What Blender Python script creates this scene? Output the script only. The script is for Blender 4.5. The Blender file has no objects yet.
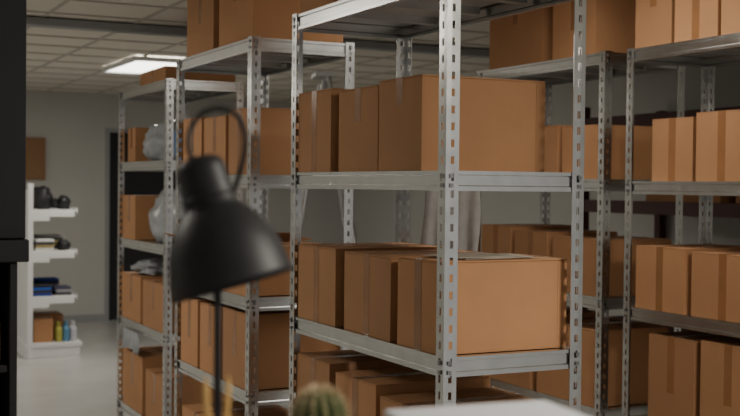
import bpy, bmesh, math, random
from mathutils import Vector, Matrix, noise
random.seed(4)
H=math.radians(26.4); SH,CH=math.sin(H),math.cos(H)
CAMZ=1.7
def cw(x,y):   # metres right / metres forward of the viewpoint -> room axes
    return (x*CH+y*SH, -x*SH+y*CH)
scn=bpy.context.scene
# ---------------------------------------------------------------- materials
def mat(name,col,rough=.6,metal=0,noise_s=None,noise_a=.1,bump=0,bump_s=60,emis=None,estr=0,trans=0,rand=0,alpha=1):
    m=bpy.data.materials.new(name); m.use_nodes=True
    nt=m.node_tree; b=nt.nodes['Principled BSDF']
    b.inputs['Base Color'].default_value=(*col,1)
    b.inputs['Roughness'].default_value=rough
    b.inputs['Metallic'].default_value=metal
    if trans: b.inputs['Transmission Weight'].default_value=trans
    if emis: 
        b.inputs['Emission Color'].default_value=(*emis,1); b.inputs['Emission Strength'].default_value=estr
    tc=nt.nodes.new('ShaderNodeTexCoord')
    last=None
    if noise_s:
        n=nt.nodes.new('ShaderNodeTexNoise'); n.inputs['Scale'].default_value=noise_s; n.inputs['Detail'].default_value=5
        nt.links.new(tc.outputs['Object'],n.inputs['Vector'])
        r=nt.nodes.new('ShaderNodeMapRange'); r.inputs[1].default_value=.25; r.inputs[2].default_value=.75
        r.inputs[3].default_value=1-noise_a; r.inputs[4].default_value=1+noise_a
        nt.links.new(n.outputs['Fac'],r.inputs[0])
        hs=nt.nodes.new('ShaderNodeHueSaturation'); hs.inputs['Color'].default_value=(*col,1)
        nt.links.new(r.outputs[0],hs.inputs['Value'])
        nt.links.new(hs.outputs['Color'],b.inputs['Base Color']); last=hs
        if rand:
            oi=nt.nodes.new('ShaderNodeObjectInfo')
            r2=nt.nodes.new('ShaderNodeMapRange'); r2.inputs[3].default_value=1-rand; r2.inputs[4].default_value=1+rand
            nt.links.new(oi.outputs['Random'],r2.inputs[0])
            mu=nt.nodes.new('ShaderNodeMath'); mu.operation='MULTIPLY'
            nt.links.new(r.outputs[0],mu.inputs[0]); nt.links.new(r2.outputs[0],mu.inputs[1])
            nt.links.new(mu.outputs[0],hs.inputs['Value'])
        if metal>.5:
            r3=nt.nodes.new('ShaderNodeMapRange'); r3.inputs[3].default_value=rough-.04; r3.inputs[4].default_value=rough+.06
            nt.links.new(n.outputs['Fac'],r3.inputs[0]); nt.links.new(r3.outputs[0],b.inputs['Roughness'])
    if bump:
        n2=nt.nodes.new('ShaderNodeTexNoise'); n2.inputs['Scale'].default_value=bump_s
        nt.links.new(tc.outputs['Object'],n2.inputs['Vector'])
        bp=nt.nodes.new('ShaderNodeBump'); bp.inputs['Strength'].default_value=bump; bp.inputs['Distance'].default_value=.01
        nt.links.new(n2.outputs['Fac'],bp.inputs['Height']); nt.links.new(bp.outputs['Normal'],b.inputs['Normal'])
    return m
M_card=mat('cardboard',(.43,.218,.100),.82,noise_s=5,noise_a=.08,bump=.15,bump_s=14,rand=.15)
M_cardin=mat('cardboard_inside',(.36,.17,.075),.85,noise_s=6)
M_tape=mat('packing_tape',(.305,.143,.060),.2,noise_s=12,noise_a=.12)
M_steel=mat('galvanised_steel',(.62,.63,.62),.24,metal=1,noise_s=16,noise_a=.07)
M_deck=mat('shelf_deck_steel',(.48,.47,.45),.36,metal=1,noise_s=9,noise_a=.06)
M_bolt=mat('bolt',(.3,.3,.3),.3,metal=1)
M_black=mat('lamp_black',(.012,.013,.016),.5,noise_s=30,noise_a=.1)
M_cable=mat('black_rubber',(.010,.010,.011),.6)
M_cab=mat('black_laminate',(.008,.008,.012),.6,noise_s=8)
M_wall=mat('wall_paint',(.50,.50,.475),.85,noise_s=1.5,noise_a=.04,bump=.05,bump_s=80)
M_ceil=mat('ceiling_tile',(.74,.70,.62),.9,noise_s=40,noise_a=.05)
M_grid=mat('ceiling_tbar',(.48,.45,.40),.6)
M_floor=mat('vinyl_floor',(.48,.48,.46),.25,noise_s=2,noise_a=.08)
M_white=mat('white_enamel',(.76,.77,.77),.4,noise_s=5,noise_a=.03)
M_paper=mat('white_card',(.80,.83,.88),.55,noise_s=4,noise_a=.02)
M_kraft=mat('kraft_paper',(.52,.46,.38),.55,noise_s=4,noise_a=.05)
M_dark=mat('dark_opening',(.02,.021,.024),.8)
M_frame=mat('door_frame',(.3,.31,.32),.5)
M_maroon=mat('maroon_steel',(.055,.012,.011),.6,noise_s=10)
M_lampglow=mat('diffuser',(.9,.9,.9),.5,emis=(1,.97,.9),estr=5)
M_cloth=mat('grey_cloth',(.33,.32,.31),.9,noise_s=20,bump=.3)
M_bag=mat('milky_plastic',(.34,.36,.38),.25,noise_s=9,noise_a=.15)
M_blue=mat('blue_plastic',(.05,.14,.35),.4)
M_cactus=mat('cactus_green',(.085,.12,.04),.7,noise_s=60,noise_a=.25)
M_spine=mat('cactus_spine',(.78,.62,.40),.6)
M_terra=mat('terracotta',(.4,.16,.08),.8,noise_s=20)
M_soil=mat('soil',(.05,.03,.02),.95,noise_s=60)
M_wood=mat('pencil_wood',(.78,.50,.18),.4,noise_s=20)
M_stake=mat('dry_stem',(.25,.12,.06),.8)
M_desk=mat('desk_laminate',(.3,.26,.22),.5,noise_s=6)
M_alu=mat('aluminium',(.55,.56,.56),.4,metal=1,noise_s=10)
M_cork=mat('cork',(.30,.17,.09),.9,noise_s=50)
# ---------------------------------------------------------------- helpers
def link(ob,parent=None):
    scn.collection.objects.link(ob)
    if parent: ob.parent=parent
    return ob
def empty(name,loc=(0,0,0),rot=0):
    e=bpy.data.objects.new(name,None); e.location=loc; e.rotation_euler=(0,0,rot); e.empty_display_size=.1
    return link(e)
def finish(bm,name,mats,parent=None,loc=(0,0,0),rot=(0,0,0),smooth=False,bevel=0,solid=0):
    me=bpy.data.meshes.new(name); bm.to_mesh(me); bm.free()
    for m in mats: me.materials.append(m)
    if smooth:
        for p in me.polygons: p.use_smooth=True
    ob=bpy.data.objects.new(name,me); ob.location=loc; ob.rotation_euler=rot
    link(ob,parent)
    if solid:
        s=ob.modifiers.new('solid','SOLIDIFY'); s.thickness=solid; s.offset=0
    if bevel:
        b=ob.modifiers.new('bevel','BEVEL'); b.width=bevel; b.segments=2; b.limit_method='ANGLE'
    return ob
def cube(bm,x0,x1,y0,y1,z0,z1,mi=0,M=None):
    vs=[bm.verts.new(Vector(c) if M is None else M@Vector(c)) for c in
        [(x0,y0,z0),(x1,y0,z0),(x1,y1,z0),(x0,y1,z0),(x0,y0,z1),(x1,y0,z1),(x1,y1,z1),(x0,y1,z1)]]
    for f in [(3,2,1,0),(4,5,6,7),(0,1,5,4),(1,2,6,5),(2,3,7,6),(3,0,4,7)]:
        fc=bm.faces.new([vs[i] for i in f]); fc.material_index=mi
def revolve(bm,prof,M=Matrix(),seg=40,mi=0,cap0=False,cap1=False):
    rings=[]
    for r,z in prof:
        if r<1e-6: rings.append([bm.verts.new(M@Vector((0,0,z)))])
        else: rings.append([bm.verts.new(M@Vector((r*math.cos(2*math.pi*i/seg),r*math.sin(2*math.pi*i/seg),z))) for i in range(seg)])
    for a,b in zip(rings,rings[1:]):
        for i in range(seg):
            j=(i+1)%seg
            if len(a)==1 and len(b)==1: continue
            if len(a)==1: f=[a[0],b[j],b[i]]
            elif len(b)==1: f=[a[i],a[j],b[0]]
            else: f=[a[i],a[j],b[j],b[i]]
            bm.faces.new(f).material_index=mi
def tube(bm,pts,r,seg=10,mi=0):
    pts=[Vector(p) for p in pts]; rings=[]
    up=Vector((.13,.2,1)).normalized()
    for i,p in enumerate(pts):
        t=(pts[min(i+1,len(pts)-1)]-pts[max(i-1,0)]).normalized()
        a=t.cross(up)
        if a.length<1e-3: a=t.cross(Vector((1,0,0)))
        a.normalize(); b=t.cross(a)
        rings.append([bm.verts.new(p+r*(a*math.cos(2*math.pi*k/seg)+b*math.sin(2*math.pi*k/seg))) for k in range(seg)])
    for A,B in zip(rings,rings[1:]):
        for k in range(seg):
            j=(k+1)%seg; bm.faces.new([A[k],A[j],B[j],B[k]]).material_index=mi
    bm.faces.new(rings[0][::-1]).material_index=mi; bm.faces.new(rings[-1]).material_index=mi
def catmull(P,n=8):
    P=[Vector(p) for p in P]; out=[]
    for i in range(len(P)-1):
        p0=P[max(i-1,0)];p1=P[i];p2=P[i+1];p3=P[min(i+2,len(P)-1)]
        for k in range(n):
            t=k/n
            out.append(.5*((2*p1)+(-p0+p2)*t+(2*p0-5*p1+4*p2-p3)*t*t+(-p0+3*p1-3*p2+p3)*t**3))
    out.append(P[-1]); return out
# ---------------------------------------------------------------- room
UL,UR,VN,VB,CZ=-2.6,6.6,-3.0,14.0,2.78
bm=bmesh.new(); cube(bm,UL-.1,UR+.1,VN,VB+.1,-.1,0); finish(bm,'floor',[M_floor])
bm=bmesh.new(); cube(bm,UL-.1,UR+.1,VN,VB+.1,CZ,CZ+.1); finish(bm,'ceiling',[M_ceil])
bm=bmesh.new(); cube(bm,UL-.1,UL,VN,VB,0,CZ); finish(bm,'wall_left',[M_wall])
bm=bmesh.new(); cube(bm,UR,UR+.1,VN,VB,0,CZ); finish(bm,'wall_right',[M_wall])
D0,D1,DH=3.34,4.3,2.36
bm=bmesh.new(); cube(bm,UL-.1,D0,VB,VB+.1,0,CZ); cube(bm,D1,UR+.1,VB,VB+.1,0,CZ); cube(bm,D0,D1,VB,VB+.1,DH,CZ)
finish(bm,'wall_back',[M_wall])
e=empty('door_1',((D0+D1)/2,VB,0))
w=(D1-D0)/2
bm=bmesh.new(); cube(bm,-w,-w+.05,-.02,.09,0,DH);cube(bm,w-.05,w,-.02,.09,0,DH);cube(bm,-w+.05,w-.05,-.02,.09,DH-.05,DH)
finish(bm,'door_frame',[M_frame],e)
bm=bmesh.new(); cube(bm,-w+.052,w-.052,.03,.07,0.005,DH-.052); cube(bm,-w+.12,-w+.24,.0,.03,1.0,1.03)
finish(bm,'door_leaf',[M_dark],e)
bm=bmesh.new(); cube(bm,UL,D0,VB-.012,VB,0,.09); cube(bm,D1,UR,VB-.012,VB,0,.09); finish(bm,'baseboard_back',[M_frame])
bm=bmesh.new(); cube(bm,UR-.012,UR,VN,VB-.02,0,.09); finish(bm,'baseboard_right',[M_frame])
# ceiling T-bar grid
bm=bmesh.new()
u=UL+.43
while u<UR:
    cube(bm,u-.012,u+.012,VN,VB,CZ-.008,CZ); u+=.6
v=VN+.3
while v<VB:
    cube(bm,UL,UR,v-.012,v+.012,CZ-.0085,CZ-.0005); v+=.6
finish(bm,'ceiling_grid',[M_grid])
bm=bmesh.new(); cube(bm,UL,UR,7.75,7.9,CZ-.05,CZ-.009); cube(bm,UL,UR,7.7,7.75,CZ-.06,CZ-.009); finish(bm,'ceiling_cable_tray',[M_frame],bevel=.004)
def ceil_or_fill_light(u,v,power,su=.6,sv=1.2):  # builds the visible ceiling panel and the unseen panels added as fill
    e=empty('ceiling_or_fill_light',(u,v,CZ-.02))
    bm=bmesh.new()
    cube(bm,-su/2,su/2,-sv/2,-sv/2+.03,-.03,.01);cube(bm,-su/2,su/2,sv/2-.03,sv/2,-.03,.01)
    cube(bm,-su/2,-su/2+.03,-sv/2+.03,sv/2-.03,-.03,.01);cube(bm,su/2-.03,su/2,-sv/2+.03,sv/2-.03,-.03,.01)
    finish(bm,'light_housing',[M_white],e)
    bm=bmesh.new(); cube(bm,-su/2+.031,su/2-.031,-sv/2+.031,sv/2-.031,-.02,.0)
    finish(bm,'light_diffuser',[M_lampglow],e)
    l=bpy.data.lights.new('panel_or_fill_glow','AREA'); l.shape='RECTANGLE'; l.size=su-.08; l.size_y=sv-.08; l.energy=power; l.color=(1,.92,.81)
    o=bpy.data.objects.new('panel_or_fill_glow',l); o.location=(0,0,-.035); link(o,e)
ceil_or_fill_light(2.83,10.2,38)
ceil_or_fill_light(-1.0,11.5,34)  # unseen panel added to lift the background light
ceil_or_fill_light(.0,6.6,26)  # unseen panel added to brighten the left faces on rack C
ceil_or_fill_light(-.6,3.6,20)  # unseen panel added as fill for left-facing box sides
ceil_or_fill_light(2.4,.3,96)  # unseen key panel added to brighten the near box faces
ceil_or_fill_light(2.85,3.9,4)  # unseen aisle panel added as fill for rack E's left faces
# ---------------------------------------------------------------- racks
def rack(u0,v0,levels,W=.5,L=1.19,HT=None):
    """corner nearest the desk at (u0,v0); levels = rim bottoms (abs z)"""
    e=empty('storage_rack',(u0,v0,0))
    HT=HT or max(levels)+.065
    bm=bmesh.new(); F=.044; cols=[0,.016,.028,F]; pitch=.05; n=int(HT/pitch)
    for (cx,cy,sx,sy) in [(0,0,1,1),(W,0,-1,1),(0,L,1,-1),(W,L,-1,-1)]:
        for ax in (0,1):
            def P(a,z): return (cx+sx*a,cy,z) if ax==0 else (cx,cy+sy*a,z)
            zs=[0]
            for k in range(n):
                zs+= [k*pitch+.014,k*pitch+.037]
            zs.append(HT)
            grid=[[bm.verts.new(P(a,z)) for a in cols] for z in zs]
            for i in range(len(zs)-1):
                for c in range(3):
                    if c==1 and i%2==1: continue
                    bm.faces.new([grid[i][c],grid[i][c+1],grid[i+1][c+1],grid[i+1][c]])
    bmesh.ops.remove_doubles(bm,verts=bm.verts,dist=.0001)
    bmesh.ops.recalc_face_normals(bm,faces=bm.faces)
    finish(bm,'posts',[M_steel],e,solid=.0025)
    bm=bmesh.new()
    for (cx,cy) in [(0,0),(W-.05,0),(0,L-.05),(W-.05,L-.05)]:
        cube(bm,cx-.003,cx+.053,cy-.003,cy+.053,0,.02)
    finish(bm,'feet',[M_cable],e)
    bm=bmesh.new()
    g=.003
    prof=[(.030,.060),(0,.060),(0,.049),(.005,.046),(.005,.017),(0,.014),(0,0),(.018,0),(.018,.006)]
    for z in levels:
        loops=[]
        for d,h in prof:
            a=g+d
            loops.append([bm.verts.new(c) for c in [(a,a,z+h),(W-a,a,z+h),(W-a,L-a,z+h),(a,L-a,z+h)]])
        for A,B in zip(loops,loops[1:]):
            for i in range(4):
                j=(i+1)%4; bm.faces.new([A[i],B[i],B[j],A[j]])
        cube(bm,g+.024,W-g-.024,g+.024,L-g-.024,z+.048,z+.056,1)
        for k in (.25,.5,.75):
            cube(bm,g+.03,W-g-.03,L*k-.02,L*k+.02,z+.022,z+.048,1)
        for (cx,cy,sx,sy) in [(0,0,1,1),(W,0,-1,1),(0,L,1,-1),(W,L,-1,-1)]:
            for h in (.016,.044):
                cube(bm,cx+sx*.018-.006,cx+sx*.018+.006,min(cy,cy-sy*.006),max(cy,cy-sy*.006),z+h-.006,z+h+.006,2)
                cube(bm,min(cx,cx-sx*.006),max(cx,cx-sx*.006),cy+sy*.018-.006,cy+sy*.018+.006,z+h-.006,z+h+.006,2)
    bmesh.ops.recalc_face_normals(bm,faces=bm.faces)
    finish(bm,'shelves',[M_steel,M_deck,M_bolt],e)
    return e
def lv(*a): return [CAMZ+x for x in a]
LA=lv(.59,-.015,-.57,-1.13,-1.62); LB=lv(.585,-.02,-.565,-.985,-1.6); LC=lv(.58,.08,-.45,-1.0,-1.6)
LD=lv(.6,-.02,-.6,-1.15,-1.62); LE=lv(.59,-.03,-.62,-1.15,-1.62)
A=(1.707,2.939); B=(1.779,4.769); C=(2.026,6.913); D=(3.508,4.513); E=(3.495,3.14)
rack(*A,LA); rack(*B,LB,L=1.12); rack(*C,LC); rack(*D,LD); rack(*E,LE)
# ---------------------------------------------------------------- boxes
def box(u,v,z,lx=.46,ly=.32,lz=.29,rot=0,tape=.6,open_=False,tape_axis='x',m=None):
    """u,v = near corner (min u, min v); z = surface"""
    bm=bmesh.new(); hx,hy=lx/2,ly/2
    if not open_:
        cube(bm,-hx,hx,-hy,hy,0,lz-.006)
        s=.002
        if tape_axis=='x':
            cube(bm,-hx,hx,-hy,-s,lz-.0045,lz); cube(bm,-hx,hx,s,hy,lz-.0045,lz)
        else:
            cube(bm,-hx,-s,-hy,hy,lz-.0045,lz); cube(bm,s,hx,-hy,hy,lz-.0045,lz)
        cube(bm,-hx+.004,hx-.004,-hy+.004,hy-.004,lz-.0065,lz-.004)
        # glued side seam
        cube(bm,hx-.001,hx+.0012,-hy+.0,-hy+.03,.01,lz-.01)
        cube(bm,hx-.034,hx-.0,-hy-.0012,-hy+.001,.006,lz-.012)
    else:
        t=.005
        cube(bm,-hx,hx,-hy,-hy+t,0,lz);cube(bm,-hx,hx,hy-t,hy,0,lz)
        cube(bm,-hx,-hx+t,-hy+t,hy-t,0,lz);cube(bm,hx-t,hx,-hy+t,hy-t,0,lz);cube(bm,-hx+t,hx-t,-hy+t,hy-t,0,.01)
        for (px,py,a,ang,w,l) in [(-hx,0,math.pi,.35,ly,.15),(hx,0,0,.2,ly,.15),(0,-hy,-math.pi/2,.5,lx,.14),(0,hy,math.pi/2,.9,lx,.14)]:
            Mx=Matrix.Translation((px,py,lz))@Matrix.Rotation(a,4,'Z')@Matrix.Rotation(-ang,4,'Y')
            cube(bm,0,l,-w/2+.004,w/2-.004,-.004,0,1,Mx)
    e=.0009; tw=.023
    if not open_:
        if tape_axis=='x':
            cube(bm,-hx-e,hx+e,-tw,tw,lz,lz+e,1)
            cube(bm,-hx-e,-hx,-tw,tw,lz*(1-tape),lz,1);cube(bm,hx,hx+e,-tw,tw,lz*(1-tape),lz,1)
        else:
            cube(bm,-tw,tw,-hy-e,hy+e,lz,lz+e,1)
            cube(bm,-tw,tw,-hy-e,-hy,lz*(1-tape),lz,1);cube(bm,-tw,tw,hy,hy+e,lz*(1-tape),lz,1)
    o=finish(bm,'cardboard_box',[M_card,M_cardin if open_ else M_tape],None,(u+hx,v+hy,z+.0006),(0,0,math.radians(rot)),bevel=.0018)
    return o
dk=.060
def on(R,levels,i,items):
    for it in items:
        du,dv=it[0],it[1]; kw=it[2] if len(it)>2 else {}
        box(R[0]+du,R[1]+dv,levels[i]+dk,**kw)
# rack A
on(A,LA,1,[(.008,.165,dict(lx=.457,ly=.292,lz=.297,tape=.3)),(.022,.50,dict(lx=.45,ly=.30,lz=.289,tape=.4,rot=1.0)),(.010,.845,dict(ly=.30,lz=.302,tape=1))])
on(A,LA,2,[(.014,.050,dict(lx=.462,ly=.272,lz=.282,tape=1)),(.020,.368,dict(lx=.45,ly=.375,lz=.274,tape=1,rot=-1.5)),(.010,.80,dict(ly=.33,lz=.280,tape=1,rot=.8))])
on(A,LA,3,[(.02,.10,dict(ly=.35,lz=.37,lx=.44)),(.015,.49,dict(ly=.30,lz=.40,rot=2)),(.012,.84,dict(ly=.30,lz=.42))])
on(A,LA,0,[(.015,.08,dict(ly=.34,lz=.3)),(.015,.46,dict(ly=.32,lz=.3)),(.015,.83,dict(ly=.32,lz=.3))])
on(A,LA,4,[(.015,.06,dict(ly=.5,lz=.3)),(.015,.62,dict(ly=.5,lz=.3))])
# rack B
on(B,LB,0,[(.02,.04,dict(lx=.44,ly=.46,lz=.28,tape=.3)),(.012,.56,dict(ly=.42,lz=.3,tape=.5))])
on(B,LB,1,[(.015,.045,dict(lx=.44,ly=.29,lz=.30,tape=1)),(.012,.37,dict(ly=.32,lz=.28)),(.012,.73,dict(ly=.30,lz=.29))])
on(B,LB,2,[(.012,.07,dict(ly=.4,lz=.22,lx=.47,tape=.4)),(.02,.60,dict(ly=.32,lz=.2,open_=True,lx=.40))])
on(B,LB,3,[(.012,.06,dict(ly=.33,lz=.34)),(.012,.43,dict(ly=.3,lz=.33)),(.012,.77,dict(ly=.28,lz=.335))])
on(B,LB,4,[(.012,.06,dict(ly=.45,lz=.4)),(.012,.57,dict(ly=.45,lz=.38))])
# rack C
on(C,LC,1,[(.05,.92,dict(lx=.4,ly=.2,lz=.24)),])
on(C,LC,2,[(.02,.80,dict(lx=.44,ly=.32,lz=.3))])
on(C,LC,3,[(.012,.06,dict(ly=.5,lz=.3,tape=.6)),(.012,.62,dict(ly=.48,lz=.31))])
on(C,LC,4,[(.012,.06,dict(ly=.42,lz=.32)),(.012,.56,dict(ly=.5,lz=.38))])
on(C,LC,0,[(.02,.1,dict(ly=.6,lz=.09,tape=.9))])
# rack D
on(D,LD,0,[(.015,.1,dict(ly=.36,lz=.34)),(.012,.55,dict(ly=.52,lz=.33,tape=.3))])
on(D,LD,1,[(.012,.06,dict(ly=.30,lz=.27)),(.012,.40,dict(ly=.34,lz=.28)),(.012,.80,dict(ly=.3,lz=.25))])
on(D,LD,2,[(.012,.05,dict(ly=.38,lz=.28,tape=.4)),(.012,.48,dict(ly=.31,lz=.30)),(.012,.83,dict(ly=.3,lz=.32))])
on(D,LD,3,[(.012,.06,dict(ly=.5,lz=.38)),(.012,.62,dict(ly=.45,lz=.4))])
# rack E (far end at L)
on(E,LE,0,[(.012,.90,dict(ly=.25,lz=.3,tape=.4)),(.012,.61,dict(ly=.27,lz=.33,tape=1)),(.012,.28,dict(ly=.31,lz=.3,tape=.4))])
on(E,LE,1,[(.03,.77,dict(ly=.27,lz=.285,tape=1,lx=.42)),(.012,.42,dict(ly=.31,lz=.3,tape=1)),(.012,.07,dict(ly=.32,lz=.3))])
on(E,LE,2,[(.012,.79,dict(ly=.33,lz=.29,tape=1)),(.016,.37,dict(ly=.38,lz=.28,tape=1)),(.012,.05,dict(ly=.3,lz=.3))])
on(E,LE,3,[(.012,.72,dict(ly=.3,lz=.42)),(.012,.35,dict(ly=.33,lz=.43)),(.012,.05,dict(ly=.28,lz=.4))])
bm=bmesh.new()
for k,(a,dx,dy) in enumerate([(.1,0,0),(-.12,.02,.03),(.2,-.03,.04)]):
    cube(bm,-.13,.13,-.09,.09,.002*k,.002*k+.0015,0,Matrix.Translation((dx,dy*.4,0))@Matrix.Rotation(a,4,'Z'))
finish(bm,'paper_stack',[M_kraft],None,(A[0]+.24,A[1]+.18,LA[2]+dk+.2845))
# ---------------------------------------------------------------- blobs (bags, cloth, shoes)
def blob(name,m,loc,sc,amp=.25,fr=3,seed=0,parent=None,sub=4,flat=True):
    bm=bmesh.new(); bmesh.ops.create_icosphere(bm,subdivisions=sub,radius=1)
    for vv in bm.verts:
        n=noise.fractal(vv.co*fr+Vector((seed*7.3,seed*3.1,0)),1,2,3)
        ri=abs(noise.noise(vv.co*fr*2.2+Vector((seed,0,5))))
        vv.co*=1+amp*n-amp*.8*ri
    for vv in bm.verts:
        vv.co=Vector((vv.co.x*sc[0],vv.co.y*sc[1],vv.co.z*sc[2]))
        if flat: vv.co.z=max(vv.co.z,-sc[2]*.72)+sc[2]*.72
    return finish(bm,name,[m],parent,loc,smooth=True)
blob('plastic_bag',M_bag,(C[0]+.22,C[1]+.62,LC[1]+dk),(.19,.22,.16),seed=1,amp=.15)
blob('plastic_bag',M_bag,(C[0]+.24,C[1]+.46,LC[2]+dk),(.20,.26,.21),seed=2,amp=.15)
bm=bmesh.new(); 
revolve(bm,[(.0,0),(.13,0),(.15,.17),(.165,.17),(.165,.19),(.15,.19),(.14,.03),(0,.03)],seg=4,M=Matrix.Rotation(math.pi/4,4,'Z'))
finish(bm,'blue_storage_bin',[M_blue],None,(C[0]+.24,C[1]+.2,LC[1]+dk),bevel=.004)
def drape(name,m,loc,w,h,rot=0,folds=4,amp=.02,seed=0,top=.5,solid=.004):
    bm=bmesh.new(); nx,nz=48,34; g=[]
    for j in range(nz+1):
        t=j/nz; row=[]
        ww=w*(top+(1-top)*min(1,t*1.7))
        for i in range(nx+1):
            s=i/nx-.5
            y=amp*(.4+t)*math.sin(s*folds*2*math.pi+seed+.8*math.sin(t*4))+.25*amp*noise.noise(Vector((s*9,t*6,seed)))
            z=-h*t-.10*h*math.cos(s*5+seed)*t
            row.append(bm.verts.new((s*ww+.012*math.sin(t*3+seed),y,z)))
        g.append(row)
    for j in range(nz):
        for i in range(nx): bm.faces.new([g[j][i],g[j][i+1],g[j+1][i+1],g[j+1][i]])
    return finish(bm,name,[m],None,loc,(0,0,rot),smooth=True,solid=solid)
drape('hanging_jacket',M_cloth,(A[0]+.60,A[1]+1.0,CAMZ-.005),.23,.34,rot=-H,seed=1,folds=3.6,amp=.009,top=.92)
blob('crumpled_cloth',M_bag,(C[0]+.2,C[1]+.82,LC[3]+dk+.312),(.17,.22,.06),seed=5,amp=.35)
drape('draped_cloth',M_bag,(C[0]-.02,C[1]+.75,LC[3]-.002),.4,.13,rot=math.pi/2,seed=3,amp=.010,top=.9)
# ---------------------------------------------------------------- gondola shelving with goods
GU,GV,GL=1.96,11.3,1.2
e=empty('display_shelving',(GU,GV,0))
bm=bmesh.new()
cube(bm,0,.04,0,GL,.12,1.62); cube(bm,-.005,.045,-.02,.02,0,1.68); cube(bm,-.005,.045,GL-.02,GL+.02,0,1.68)
cube(bm,-.02,.50,0,GL,0,.1); cube(bm,-.02,.52,-.01,GL+.01,.1,.14)
for z in (.57,1.01,1.41):
    cube(bm,.042,.46,0,GL,z,z+.02); cube(bm,.46,.47,0,GL,z-.02,z+.035)
    for vv in (-.006,GL):
        cube(bm,.046,.44,vv,vv+.006,z-.05,z); cube(bm,.046,.2,vv,vv+.006,z-.09,z-.05)
finish(bm,'frame_and_shelves',[M_white],e,bevel=.003)
for i,(x,y,s) in enumerate([(.16,.14,(.09,.07,.13)),(.36,.14,(.07,.06,.08)),(.2,.45,(.12,.09,.13)),(.37,.65,(.06,.08,.06)),(.2,.95,(.11,.1,.12))]):
    blob('black_shoe' ,M_black,(GU+x,GV+y,1.4305),s,amp=.3,seed=i+9,sub=3)
def folded(name,x,y,z,cs,w=.2,d=.2):
    bm=bmesh.new(); ms=[]
    for k,c in enumerate(cs):
        j=.01*math.sin(k*2.3); cube(bm,-w/2+j,w/2+j*.5,-d/2,d/2-j,k*.028,k*.028+.026,k); ms.append(mat(name+'_c%d'%k,c,.9,noise_s=15))
    finish(bm,name,ms,None,(x,y,z),bevel=.008)
folded('folded_clothes',GU+.17,GV+.16,1.0302,[(.6,.6,.58),(.35,.28,.12),(.05,.05,.05),(.7,.7,.7)],w=.18)
blob('black_shoe',M_black,(GU+.36,GV+.13,1.0305),(.07,.07,.06),seed=21,amp=.25,sub=3)
folded('folded_clothes',GU+.28,GV+.48,1.0302,[(.05,.05,.06),(.3,.25,.2),(.6,.5,.2),(.1,.1,.1),(.4,.4,.4)],w=.26)
folded('folded_clothes',GU+.15,GV+.16,.5902,[(.02,.05,.3),(.04,.04,.06),(.03,.10,.45),(.02,.02,.03)],w=.18)
folded('folded_clothes',GU+.36,GV+.2,.5902,[(.05,.05,.06),(.3,.3,.32),(.06,.06,.1)],w=.16)
folded('folded_clothes',GU+.25,GV+.52,.5902,[(.03,.05,.15),(.03,.08,.35),(.2,.2,.25),(.04,.04,.06),(.02,.06,.3)],w=.26)
box(GU+.07,GV+.06,.1402,lx=.18,ly=.2,lz=.23,tape=.3)
box(GU+.08,GV+.32,.1402,lx=.32,ly=.3,lz=.24,tape=.3)
def bottles(name,x,y,z,n,cols):
    bm=bmesh.new()
    for k in range(n):
        Mx=Matrix.Translation((.07*(k%3),.08*(k//3),0))
        revolve(bm,[(0,0),(.03,0),(.032,.01),(.032,.12),(.014,.15),(.014,.17),(.016,.17),(.016,.19),(0,.19)],Mx,seg=16,mi=k%len(cols))
    finish(bm,name,[mat(name+'_m%d'%i,c,.3) for i,c in enumerate(cols)],None,(x,y,z),smooth=False)
bottles('spray_bottles',GU+.31,GV+.07,.1405,6,[(.4,.38,.08),(.1,.25,.4),(.5,.5,.55)])
e=empty('notice_board',(2.2,VB-.02,CAMZ+.3))
bm=bmesh.new(); cube(bm,-.45,.40,-.012,.015,-.26,.20); finish(bm,'board',[M_cork],e,bevel=.003)
bm=bmesh.new()
for a in [(-.47,-.45,-.28,.22),(.40,.42,-.28,.22),(-.45,.40,.20,.22),(-.45,.40,-.28,-.26)]: cube(bm,a[0],a[1],-.018,.018,a[2],a[3])
finish(bm,'board_frame',[M_cork],e)
# ---------------------------------------------------------------- black cabinet at left
cu,cv=.53,3.09
e=empty('black_cabinet',(cu,cv,0))
bm=bmesh.new()
cube(bm,-.7,0,0,.42,1.55,2.6); cube(bm,-.71,.006,-.02,.43,1.49,1.548)
cube(bm,-.7,-.02,0,.42,.0,.08); cube(bm,-.7,-.68,0,.42,.08,1.489); cube(bm,-.04,-.02,0,.42,.08,1.489); cube(bm,-.68,-.04,.40,.42,.08,1.489)
for z in (.5,.85,1.2): cube(bm,-.68,-.04,.01,.40,z,z+.02)
cube(bm,-.345,-.335,-.006,0,1.57,2.58); cube(bm,-.37,-.36,-.03,0,1.7,1.9); cube(bm,-.32,-.31,-.03,0,1.7,1.9)
finish(bm,'cabinet_body',[M_cab],e,bevel=.003)
box(cu-.5,cv+.03,1.2205,lx=.44,ly=.3,lz=.12)
box(cu-.45,cv+.03,.8705,lx=.38,ly=.3,lz=.2)
# ---------------------------------------------------------------- step ladder in the middle distance, mostly side-on
lu,lvv=3.72,8.3; LH=2.55
e=empty('step_ladder',(lu,lvv,0),rot=math.radians(72))
bm=bmesh.new()
for s in (-1,1):
    tube(bm,[(s*.22,-.42,0),(s*.14,0,LH)],.024,8); tube(bm,[(s*.22,.42,0),(s*.14,.03,LH-.05)],.02,8)
for k in range(1,9):
    t=k/9; w=.22-.08*t; y=-.42*(1-t)
    cube(bm,-w,w,y-.03,y+.03,LH*t-.01,LH*t+.01)
cube(bm,-.17,.17,-.06,.10,LH-.01,LH+.02)
finish(bm,'ladder_frame',[M_alu],e,bevel=.002)
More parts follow.
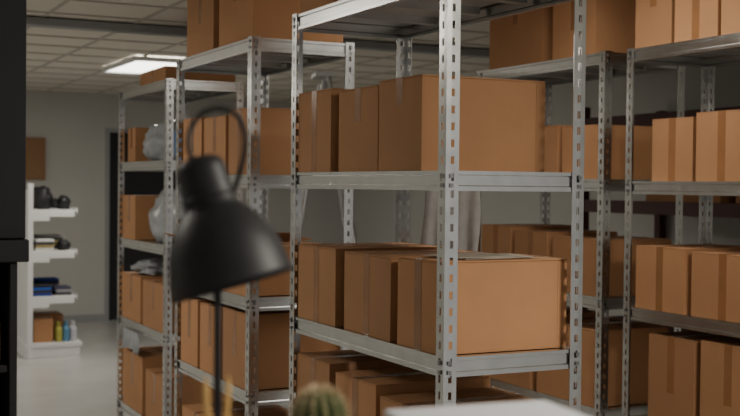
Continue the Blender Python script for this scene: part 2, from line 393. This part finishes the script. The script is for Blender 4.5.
# dark pallet rack along the right wall
e=empty('pallet_rack',(5.7,5.0,0))
bm=bmesh.new()
for v in (-.0,2.6):
    for u in (0,.8): cube(bm,u,u+.07,v,v+.07,0,2.35)
    for z in (.3,1.0,1.7,2.1): cube(bm,.07,.8,v+.02,v+.05,z,z+.04)
for z in (.55,1.50,2.16):
    for u in (0,.82): cube(bm,u+.01,u+.06,.07,2.6,z,z+.10)
finish(bm,'uprights_and_beams',[M_maroon],e,bevel=.004)
bm=bmesh.new()
for z in (.55,1.50,2.16): cube(bm,.06,.82,.08,2.58,z+.07,z+.09)
finish(bm,'decking',[M_maroon],e)
for (v,z,ly,lz) in [(5.15,1.5945,.9,.36),(6.2,1.5945,.8,.3),(5.2,.6445,1.1,.5)]:
    box(5.85,v,z,lx=.5,ly=ly,lz=lz)
# ---------------------------------------------------------------- foreground counter and objects
DZ=1.30
c0=cw(-.05,1.25)
e=empty('counter_desk',(c0[0],c0[1],0),rot=-H)
bm=bmesh.new(); cube(bm,-.9,.9,-.42,.42,DZ-.03,DZ); cube(bm,-.88,-.85,-.4,.4,0,DZ-.03); cube(bm,.85,.88,-.4,.4,0,DZ-.03); cube(bm,-.85,.85,.36,.38,.1,DZ-.03)
finish(bm,'counter',[M_desk],e,bevel=.004)
a20=math.radians(20)
w,d=.20,.26
cx=.0200+math.cos(a20)*w/2+math.sin(a20)*d/2; cy=1.285+math.sin(a20)*w/2-math.cos(a20)*d/2
p=cw(cx,cy)
bm=bmesh.new(); cube(bm,-w/2,w/2,-d/2,d/2,0,.144); cube(bm,-w/2-.002,w/2+.002,-d/2-.002,d/2+.002,.106,.1475)
finish(bm,'white_carton',[M_paper],None,(p[0],p[1],DZ+.0005),(0,0,a20-H),bevel=.002)
K=1.35/1150
def L3(px,py,dy=0):
    py2=py-(px-370)*math.tan(math.radians(.6))
    return Vector(((px-213)*K,dy,(CAMZ-(py2-185)*K)-DZ))
p=cw((213-370)*K,1.35)
e=empty('desk_lamp',(p[0],p[1],DZ+.0003),rot=-H)
top=L3(195,156,0); bot=L3(233,283,.0)
ax=(top-bot); ax=Vector((ax.x,.012,ax.z)).normalized()
q=Vector((0,0,1)).rotation_difference(ax).to_matrix().to_4x4()
Mx=Matrix.Translation(bot)@q
k=K
prof=[(0,131),(13,130.5),(20,128),(24,122),(25,116),(26,95),(27,88),(27,80),(30,76),(36,70),(44,60),(51,48),(56.5,34),(60,18),(62,2),(63,-4)]
outer=[(r*k,z*k) for r,z in prof]
inner=[(max(r-1.6,0)*k,(z-1.5 if z>5 else z)*k) for r,z in prof][::-1]
bm=bmesh.new(); revolve(bm,outer+inner,Mx,seg=64)
revolve(bm,[(26.6*k,86*k),(28.5*k,87*k),(28.5*k,89*k),(26.6*k,90*k)],Mx,seg=48)
bmesh.ops.recalc_face_normals(bm,faces=bm.faces)
finish(bm,'shade',[M_black],e,smooth=True)
bm=bmesh.new(); revolve(bm,[(0,10*k),(14*k,14*k),(20*k,26*k),(20*k,36*k),(12*k,55*k),(9*k,80*k),(0,80*k)],Mx,seg=32); finish(bm,'bulb',[M_white],e,smooth=True)
bm=bmesh.new()
tube(bm,[(0,.055,.02),(0,.055,.12),(0.0,.05,.22),L3(212,215,.045)],.0048,12)
tube(bm,[L3(212,215,.045),L3(206,198,.03)],.006,12)
revolve(bm,[(0,-.012),(.011,-.012),(.011,.012),(0,.012)],Matrix.Translation(L3(212,215,.045))@Matrix.Rotation(math.pi/2,4,'Y'),seg=20)
finish(bm,'stem',[M_black],e,smooth=True)
bm=bmesh.new(); revolve(bm,[(0,0),(.085,0),(.088,.006),(.085,.016),(.02,.022),(.008,.03),(0,.03)],Matrix.Translation((0,.055,0)),seg=48); finish(bm,'base',[M_black],e,smooth=True)
bm=bmesh.new()
tube(bm,catmull([L3(192,160,0),L3(188,146,.0),L3(189,128,.01),L3(200,113,.015),L3(218,108,.02),L3(234,115,.025),L3(241,133,.03),L3(240,155,.035),L3(233,180,.045),L3(222,210,.05),L3(217,240,.055),L3(217,290,.06)]),.0034,8)
finish(bm,'cable',[M_cable],e,smooth=True)
# pencil cup
p=cw((218-370)*K*.93,1.26)
e=empty('pencil_cup',(p[0],p[1],DZ+.0003),rot=-H)
bm=bmesh.new(); revolve(bm,[(0,0),(.026,0),(.028,.07),(.0265,.07),(.0245,.003),(0,.003)],seg=32); finish(bm,'cup',[M_white],e,smooth=True)
bm=bmesh.new()
for (xa,xb,y,h) in [(-.006,-.0125,0,.188),(.004,.0115,.006,.188),(.0,-.006,-.008,.150)]:
    tube(bm,[(xa*.5,y,.004),(xb,y,h-.014)],.0036,6)
    revolve(bm,[(.0036,0),(.0006,.014),(0,.014)],Matrix.Translation((xb,y,h-.014)),seg=6)
finish(bm,'pencils',[M_wood],e)
# cactus
Yc=1.25; kc=Yc/1150
zc=CAMZ-(416-185)*kc
p=cw((322-370)*kc,Yc)
e=empty('potted_cactus',(p[0],p[1],DZ+.0003),rot=-H)
zt=zc-DZ
bm=bmesh.new(); R=.0280; nr=14
seg=nr*8; nl=26; rings=[]
def cpt(th,la):
    rr=R*(1+.2*abs(math.cos(th*nr/2))-.14)
    return Vector((rr*math.cos(la)*math.cos(th),rr*math.cos(la)*math.sin(th),R*1.0*math.sin(la)+zt))
for j in range(nl+1):
    la=-math.pi/2+.3+(math.pi-.3)*j/nl
    rings.append([bm.verts.new(cpt(2*math.pi*i/seg,la)) for i in range(seg)])
for a,b in zip(rings,rings[1:]):
    for i in range(seg): bm.faces.new([a[i],a[(i+1)%seg],b[(i+1)%seg],b[i]])
finish(bm,'cactus_body',[M_cactus],e,smooth=True)
bm=bmesh.new(); rs=random.Random(3)
for r_ in range(nr):
    th=2*math.pi*r_/nr
    for j in range(3,13):
        la=-math.pi/2+.3+(math.pi-.35)*j/13
        o=cpt(th,la); n=(o-Vector((0,0,zt))).normalized()
        for s in range(5):
            dd=(n+Vector((rs.uniform(-.7,.7),rs.uniform(-.7,.7),rs.uniform(-.7,.7)))).normalized()*rs.uniform(.005,.010)
            a=dd.cross(Vector((.3,.5,.8))).normalized()*.0007; b=dd.cross(a).normalized()*.0007
            v=[bm.verts.new(o+a),bm.verts.new(o-a*.5+b),bm.verts.new(o-a*.5-b),bm.verts.new(o+dd)]
            bm.faces.new([v[0],v[1],v[3]]);bm.faces.new([v[1],v[2],v[3]]);bm.faces.new([v[2],v[0],v[3]])
finish(bm,'cactus_spines',[M_spine],e)
pz=zt-R*.75
bm=bmesh.new(); revolve(bm,[(0,0),(.026,0),(.034,pz-.018),(.037,pz-.018),(.037,pz),(.033,pz),(.031,pz-.01),(0,pz-.01)],seg=40); finish(bm,'pot',[M_terra],e,smooth=False)
bm=bmesh.new(); revolve(bm,[(.0315,pz-.012),(0.03,pz-.005),(0,pz-.002)],seg=30); finish(bm,'soil',[M_soil],e)
bm=bmesh.new()
tube(bm,catmull([(.026,.004,pz-.01),(.027,.004,zt),(.0285,.004,zt+.026),(.033,.004,zt+.048)],5),.0018,8)
revolve(bm,[(0,0),(.003,.003),(.0035,.007),(.002,.011),(0,.012)],Matrix.Translation((.033,.004,zt+.044)),seg=12)
finish(bm,'dry_stem',[M_stake],e,smooth=True)
# ---------------------------------------------------------------- world + camera
w=bpy.data.worlds.new('World'); scn.world=w; w.use_nodes=True
bg=w.node_tree.nodes['Background']; bg.inputs[0].default_value=(1,.97,.95,1); bg.inputs[1].default_value=.42
cam=bpy.data.cameras.new('camera'); cam.lens=1150/740*36; cam.sensor_width=36; cam.clip_start=.05
co=bpy.data.objects.new('camera',cam); link(co)
co.matrix_world=Matrix.Translation((0,0,CAMZ))@Matrix.Rotation(-H,4,'Z')@Matrix.Rotation(math.radians(90-1.15),4,'X')@Matrix.Rotation(math.radians(.6),4,'Z')
cam.dof.use_dof=True; cam.dof.focus_distance=3.7; cam.dof.aperture_fstop=4.2
scn.camera=co
